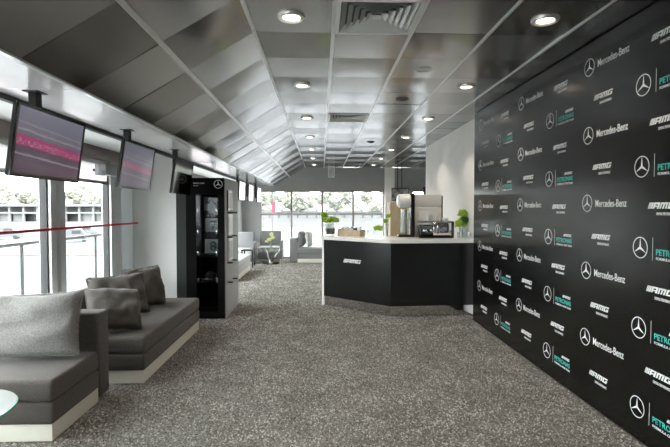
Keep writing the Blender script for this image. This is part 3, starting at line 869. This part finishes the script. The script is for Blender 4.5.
# wooden caddy with jars
cr = thing('wooden_caddy', 'low wooden caddy holding jars on the bar counter', 'caddy', (.50, 7.72, ZT), ang)
B('side_board', 'crate_wood', cr, (-.24, .24, -.07, -.058, 0, .10)); B('side_board', 'crate_wood', cr, (-.24, .24, .058, .07, 0, .10))
B('end_board', 'crate_wood', cr, (-.24, -.228, -.058, .058, 0, .11)); B('end_board', 'crate_wood', cr, (.228, .24, -.058, .058, 0, .11)); B('bottom_board', 'crate_wood', cr, (-.228, .228, -.058, .058, 0, .008))
for k in range(5):
    p = Vector((-.18 + .09 * k, 0)); c, s = math.cos(ang), math.sin(ang)
    t = thing('sugar_jar', 'small lidded jar standing in the wooden caddy', 'jar', (.50 + p.x * c, 7.72 + p.x * s, ZT + .009), 0, 'jars in the wooden caddy')
    L('jar', ['porcelain', 'crate_wood', 'porcelain', 'dark_grey', 'porcelain'][k], t, [(0, 0), (.032, 0), (.034, .10), (.028, .125), (0, .125)], 16); L('lid', 'steel', t.children[0], [(.03, .126), (.03, .14), (0, .144)], 16)
for k in range(4):
    glass_at('clear tumbler standing between caddy and posy on the bar', .73 + .045 * k, 7.52 - .035 * k + (k % 2) * .06, .115, .026, 'tumblers on the bar')
for k, (x, y) in enumerate(((2.09, 6.92), (2.15, 6.96), (2.21, 6.92), (2.25, 6.98), (2.09, 7.00), (2.20, 7.02))):
    glass_at('clear drinking glass below the leafy green bouquet', x, y, .10, .025, 'glasses by the bouquet')

# tall ivory coffee machine
cm = thing('coffee_machine', 'tall ivory box coffee machine on the bar', 'coffee machine', (1.725, 7.44, ZT))
B('lower_body', 'ivory_plastic', cm, (-.215, .215, 0, .30, 0, .475), r=.008); B('upper_body', 'ivory_plastic', cm, (-.215, .215, 0, .30, .479, .68), r=.008)
B('shaded_side', 'dark_grey', cm, (.215, .24, .02, .28, .02, .66)); B('access_panel', 'white_plastic', cm.children[0], (-.15, .06, -.004, .0, .16, .42))  # dark slab paints in the shaded side of the machine
# drink dispenser
dd = thing('drink_dispenser', 'white domed drink dispenser with clear tank and black back', 'drink dispenser', (1.345, 7.36, ZT))
B('back_post', 'black_satin', dd, (.075, .135, -.06, .16, 0, .69), r=.01)
bm = bmesh.new(); lathe(bm, [(0, -.13), (.08, -.13), (.108, -.10), (.112, .06), (.10, .075), (0, .075)], 28)
bmesh.ops.transform(bm, matrix=Matrix.Translation((0, .04, .575)) @ Matrix.Rotation(R(90), 4, 'Y'), verts=bm.verts); obj('dome', bm, 'white_plastic', dd, smooth=True)
L('clear_tank', 'thin_glass', dd, vase_prof(.068, .07, .40), 24, c=(-.01, .04, .045)); L('milk_column', 'white_plastic', dd, [(0, .07), (.035, .07), (.035, .44), (0, .44)], 16, c=(-.035, .05, 0))
T('tap_rod', 'black_satin', dd.children[2], [(.0, -.035, .05), (.0, -.035, .43)], .010, 8)
B('drip_base', 'black_satin', dd, (-.12, .075, -.06, .14, 0, .04), r=.008)
# espresso machine
em = thing('espresso_machine', 'low chrome espresso machine with black handles on the bar', 'espresso machine', (1.74, 7.06, ZT))
B('body', 'chrome', em, (-.02, .27, .02, .30, .03, .235), r=.012); B('side_cheek', 'black_satin', em, (.27, .30, .0, .31, .0, .25), r=.01)
B('group_housing', 'black_satin', em, (-.22, -.02, .04, .28, .03, .20), r=.015); B('front_fascia', 'steel', em, (-.20, -.03, .03, .04, .13, .19))
B('drip_tray', 'black_gloss', em, (-.23, .27, -.02, .28, 0, .03), r=.005); B('cup_rail', 'chrome', em, (-.20, .29, .02, .03, .25, .262), (-.20, .29, .27, .28, .25, .262))
B('top_tray', 'steel', em, (-.22, .27, .02, .30, .236, .248))
for k in range(2):
    x = -.15 + .10 * k
    g = L('group_head', 'chrome', em, [(0, .085), (.035, .085), (.035, .13), (0, .13)], 16, c=(x, .01, 0))
    T('portafilter', 'black_gloss', g, [(x, .0, .098), (x - .03, -.05, .096), (x - .09, -.13, .085)], [.012, .014, .016], 8)
T('steam_wand', 'chrome', em, [(.05, .02, .19), (.045, -.02, .16), (.04, -.03, .06)], .006, 6)
for k in range(9):
    x, y, z = 1.66 + .062 * (k % 6) + .031 * (k // 6), 7.20 + .05 * (k % 2), ZT + (.249 if k < 6 else .305)
    o = L('coffee_cup', 'porcelain', None, [(0, 0), (.018, 0), (.028, .03), (.031, .055), (.028, .055), (.024, .03), (0, .006)], 16); o.location = (x, y, z)
    if k >= 6: o.location = (1.66 + .062 * (k - 6), 7.20 + .05 * ((k - 6) % 2), ZT + .249 + .0552)
    tag(o, 'white cup stacked on top of the espresso machine', 'cup', 'cups on the espresso machine')
# wooden cupboard behind the bar
wc = thing('oak_cupboard', 'slim tan wooden cupboard standing behind the bar', 'cupboard', (1.55, 8.9, 0))
B('carcass', 'oak', wc, (-.22, .22, 0, .4, 0, 1.72)); dr_ = B('door', 'oak', wc, (-.21, .21, -.02, -.001, .05, 1.70)); T('handle', 'steel', dr_, [(-.17, -.04, .95), (-.17, -.04, 1.12)], .008)

# ------------------------------------------------------------------ far lounge
def armchair(label, x, y):
    t = thing('lounge_armchair', label, 'armchair', (x, y, 0))
    B('plinth', 'plinth_white', t, (-.30, .30, .06, .60, 0, .07)); B('base_cushion', 'far_fabric', t, (-.36, .36, .0, .66, .07, .26), r=.025); B('seat_cushion', 'light_fabric', t, (-.36, .30, -.02, .52, .262, .44), r=.04, seg=3)
    o = B('backrest', 'far_fabric', t, (-.36, .30, .0, .15, .0, .52), r=.05, seg=3); o.location = (0, .53, .40); o.rotation_euler = (R(-10), 0, 0)
    B('armrest', 'far_fabric', t, (.30, .38, .0, .68, .07, .62), r=.02)
armchair('grey armchair behind the glass table with yellow flowers', -1.56, 14.15)
armchair('grey armchair beside the dark side table in the far lounge', -2.29, 13.36)
sofa('lounge_sofa', 'grey lounge sofa with upright end slab before the far windows', 'sofa', (-.93, 13.75, 0), 1.35, .78, '-x', fabric='far_fabric', seat_z=.43, bt=.22, bh=.72)
cushion('striped-looking grey cushion against the lounge sofa slab', (-.59, 14.02, .69), .50, .48, .16, (R(90), R(0), R(78)), 8, 'far_fabric')
cushion('light grey cushion leaning second on the lounge sofa', (-.36, 14.05, .69), .50, .48, .15, (R(86), R(0), R(80)), 9, 'light_fabric')
glass_table('wire_coffee_table', 'low glass coffee table on crossed wire legs in the far lounge', (-1.46, 13.62, 0), .33, .44, wire=True)
flowers('cream yellow flowers in a small glass vase on the coffee table', -1.46, 13.62, .16, .05, [(-.05, 0, .25, .06, .04, 'flower_cream'), (.05, 0, .30, .05, .05, 'flower_cream'), (.02, .02, .40, .05, .06, 'flower_cream'), (-.12, 0, .20, .04, .03, 'flower_cream')], 60, z=.441)
sd = thing('dark_side_table', 'dark square side table among the far armchairs', 'table', (-2.0, 12.85, 0))
B('table_top', 'black_gloss', sd, (-.16, .16, -.22, .22, .45, .48))
for sx in (-1, 1):
    for sy in (-1, 1): B('leg', 'black_satin', sd, (sx * .14 - .018, sx * .14 + .018, sy * .20 - .018, sy * .20 + .018, 0, .45))
sofa('pale_sofa', 'pale low sofa along the windows past the cabinet', 'sofa', (-2.62, 10.2, 0), .78, 2.0, '-x', fabric='light_fabric')
ws = thing('wall_speaker', 'small pale loudspeaker fixed high above the far windows', 'loudspeaker', (.33, 14.99, 2.60))
B('cabinet', 'white_plastic', ws, (-.10, .10, -.17, 0, 0, .32), r=.01); B('grille', 'print_grey', ws, (-.085, .085, -.178, -.171, .015, .305))
t = thing('window_speaker', 'angular pale grey loudspeaker hung in front of the window blind', 'loudspeaker', (XL + .17, 5.62, 2.045))
bm = bmesh.new(); prism(bm, [(-.13, -.02), (-.09, -.09), (.09, -.09), (.13, -.02), (.11, .08), (-.11, .08)], -.065, .065); bmesh.ops.transform(bm, matrix=Matrix.Rotation(R(60), 4, 'Z'), verts=bm.verts); obj('cabinet', bm, 'speaker_grey', t)
B('bracket', 'dark_grey', t, (-.17, -.09, -.015, .015, -.015, .015))
ws = thing('corner_speaker', 'small black loudspeaker on the wall return past the bar', 'loudspeaker', (3.40, 14.99, 2.02))
B('cabinet', 'black_satin', ws, (-.10, .10, -.17, 0, 0, .28), r=.01); B('grille', 'dark_grey', ws, (-.085, .085, -.178, -.171, .015, .265))

# ------------------------------------------------------------------ outside
GZ = -4.2
struct(B('ground', 'asphalt', None, (-420, 420, -150, 190, GZ - .5, GZ)), 'pale asphalt of the race circuit')
struct(B('grass_field', 'grass_bank', None, (-420, 420, 190, 235, GZ - .5, GZ + .02)), 'grass verge beyond the track')
bm = bmesh.new(); nx, ny = 60, 14; g = []
for j in range(ny + 1):
    row = []
    for i in range(nx + 1):
        x = -420 + 840 * i / nx; y = 235 + 260 * j / ny; t = j / ny
        row.append(bm.verts.new((x, y, GZ + 17 * t ** .8 + (noise.noise(Vector((x * .012, y * .012, 0))) + .2) * 9 * t)))
    g.append(row)
for j in range(ny):
    for i in range(nx): bm.faces.new([g[j][i], g[j][i + 1], g[j + 1][i + 1], g[j + 1][i]])
struct(obj('hill', bm, 'hillside', None, smooth=True), 'wooded hillside behind the circuit')
struct(B('kerb', 'kerb_red', None, (-90, -14, 58.5, 60.2, GZ, GZ + .10)), 'red painted kerb along the track')
dk = root('balcony_floor', 'pale balcony deck outside the windows')
B('deck_slab', 'deck_grey', dk, (-4.5, XL - .2, YB, 13.5, -.25, -.05))
gr = thing('glass_railing', 'glass balcony railing with dark handrail outside the windows', 'railing', (-4.17, 0, -.05))
B('handrail', 'black_matte', gr, (-.03, .03, YB, 13.4, 1.13, 1.17))
y = -4.0
while y < 13.4:
    B('post', 'black_matte', gr, (-.015, .015, y - .015, y + .015, 0, 1.13)); B('pane', 'thin_glass', gr, (-.006, .006, y + .03, min(y + 2.09, 13.3), .06, 1.10)); y += 2.12
# long arcaded building past the verge
def arcade(label, x0, x1, y, z1, bays_):
    t = thing('arcade_building', label, 'building', ((x0 + x1) / 2, y, GZ)); w = (x1 - x0); n = bays_; W = w / n
    B('roof', 'building_white', t, (-w / 2 - 1, w / 2 + 1, -1.5, 14, z1 - 1.1, z1)); B('back_wall', 'building_dark', t, (-w / 2, w / 2, 4, 5, 0, z1 - 1.1)); B('gallery', 'building_white', t, (-w / 2, w / 2, -.2, 4, z1 * .45, z1 * .55))
    for k in range(n + 1): B('column', 'building_white', t, (-w / 2 + W * k - .5, -w / 2 + W * k + .5, 0, 1, 0, z1 - 1.1))
    for k in range(n):
        if k % 3 != 1: B('wall_panel', 'building_white', t, (-w / 2 + W * k + .5, -w / 2 + W * (k + 1) - .5, 2, 2.4, 0, z1 * .45))
arcade('long white arcaded pit building beyond the grass verge', -165, -62, 222, 8.2, 16)
# grandstand with gabled steel trusses seen through the far windows
gs = thing('grandstand', 'white grandstand with gabled roof trusses beyond the far windows', 'building', (0, 150, GZ))
for k in range(6):
    x = -36 + 14.5 * k
    bm = bmesh.new()
    for a, b in (((x - 6, 5.2), (x, 9.5)), ((x, 9.5), (x + 6, 5.2)), ((x - 6, 5.2), (x + 6, 5.2)), ((x - 3, 5.2), (x, 9.5)), ((x + 3, 5.2), (x, 9.5))):
        tube(bm, [(a[0], 0, a[1]), (b[0], 0, b[1])], .16, 5)
    obj('truss', bm, 'steel_white', gs)
B('eave_beam', 'building_dark', gs, (-44, 44, -.3, .3, 4.4, 4.9))
for k in range(30): B('post', 'building_dark', gs, (-43.5 + 3 * k - .25, -43.5 + 3 * k + .25, -.2, .2, 3.0, 4.4))
B('stand_wall', 'building_white', gs, (-44, 44, 3, 4, 0, 4.2))
fp = thing('race_flag', 'red flag on a pole before the grandstand', 'flag', (-11.5, 110, GZ))
T('pole', 'steel_white', fp, [(0, 0, 0), (0, 0, 11)], .12, 6); B('cloth', 'flag_red', fp, (.1, .75, -.04, .04, 4.6, 7.6))
# parked vans on the paddock
vans = ((-61, 92, .3), (-50, 100, .2), (-44, 84, .4), (-30, 118, .1))
for k, (x, y, rz) in enumerate(vans):
    t = thing('parked_van', 'pale van parked on the paddock asphalt', 'van', (x, y, GZ), rz, 'vans parked on the paddock')
    bm = bmesh.new(); prism(bm, [(-2.6, .4), (2.6, .4), (2.6, 1.2), (1.9, 1.35), (1.2, 2.3), (-2.6, 2.3)], -.95, .95)
    bmesh.ops.transform(bm, matrix=Matrix.Rotation(R(90), 4, 'X'), verts=bm.verts); obj('body', bm, 'car_paint', t)
    B('side_window', 'building_dark', t, (-.2, 1.2, -.97, .97, 1.45, 2.05))
    for sx in (-1.6, 1.7):
        bm = bmesh.new(); lathe(bm, [(0, -1), (.38, -1), (.38, 1), (0, 1)], 12); bmesh.ops.transform(bm, matrix=Matrix.Translation((sx, 0, .38)) @ Matrix.Rotation(R(90), 4, 'X'), verts=bm.verts); obj('wheel', bm, 'building_dark', t)
# trees on the hillside
def tree_proto(seed):
    t = thing('hillside_tree', 'round leafy tree on the hillside beyond the circuit', 'tree', (0, 0, 0), 0, 'trees on the hillside')
    bm = bmesh.new(); bmesh.ops.create_icosphere(bm, subdivisions=4, radius=1)
    for v in bm.verts:
        p = v.co.copy(); k = 1 + .35 * noise.noise(p * 1.6 + Vector((seed * 9, 0, 0))) + .22 * noise.noise(p * 4.5 + Vector((0, seed * 7, 0))) + .12 * noise.noise(p * 11)
        v.co = Vector((p.x * 4.6, p.y * 4.6, p.z * 4.2)) * k + Vector((0, 0, 6.2))
    obj('crown', bm, 'tree_crown', t, smooth=False); T('trunk', 'tree_bark', t, [(0, 0, -.5), (.1, 0, 3.5)], [.5, .35], 7)
    return t
protos_t = [tree_proto(k) for k in range(3)]
rnd = random.Random(11); spots = []
for k in range(64):
    for _ in range(200):
        y = rnd.uniform(245, 400); a = rnd.uniform(-.80, -.38) if k % 3 else rnd.uniform(-.15, .18)
        sc_ = rnd.uniform(.75, 1.4)
        if all(math.hypot(a * y - q[0], y - q[1]) > 7.4 * (sc_ + q[2]) for q in spots): spots.append((a * y, y, sc_)); break
for k, (x, y, s) in enumerate(spots):
    t_ = (y - 235) / 260; z = GZ + 17 * t_ ** .8 + (noise.noise(Vector((x * .012, y * .012, 0))) + .2) * 9 * t_
    o = protos_t[k] if k < 3 else copy_tree(protos_t[k % 3])
    o.location = (x, y, z); o.scale = (s, s, s); o.rotation_euler = (0, 0, rnd.uniform(0, 6.28))
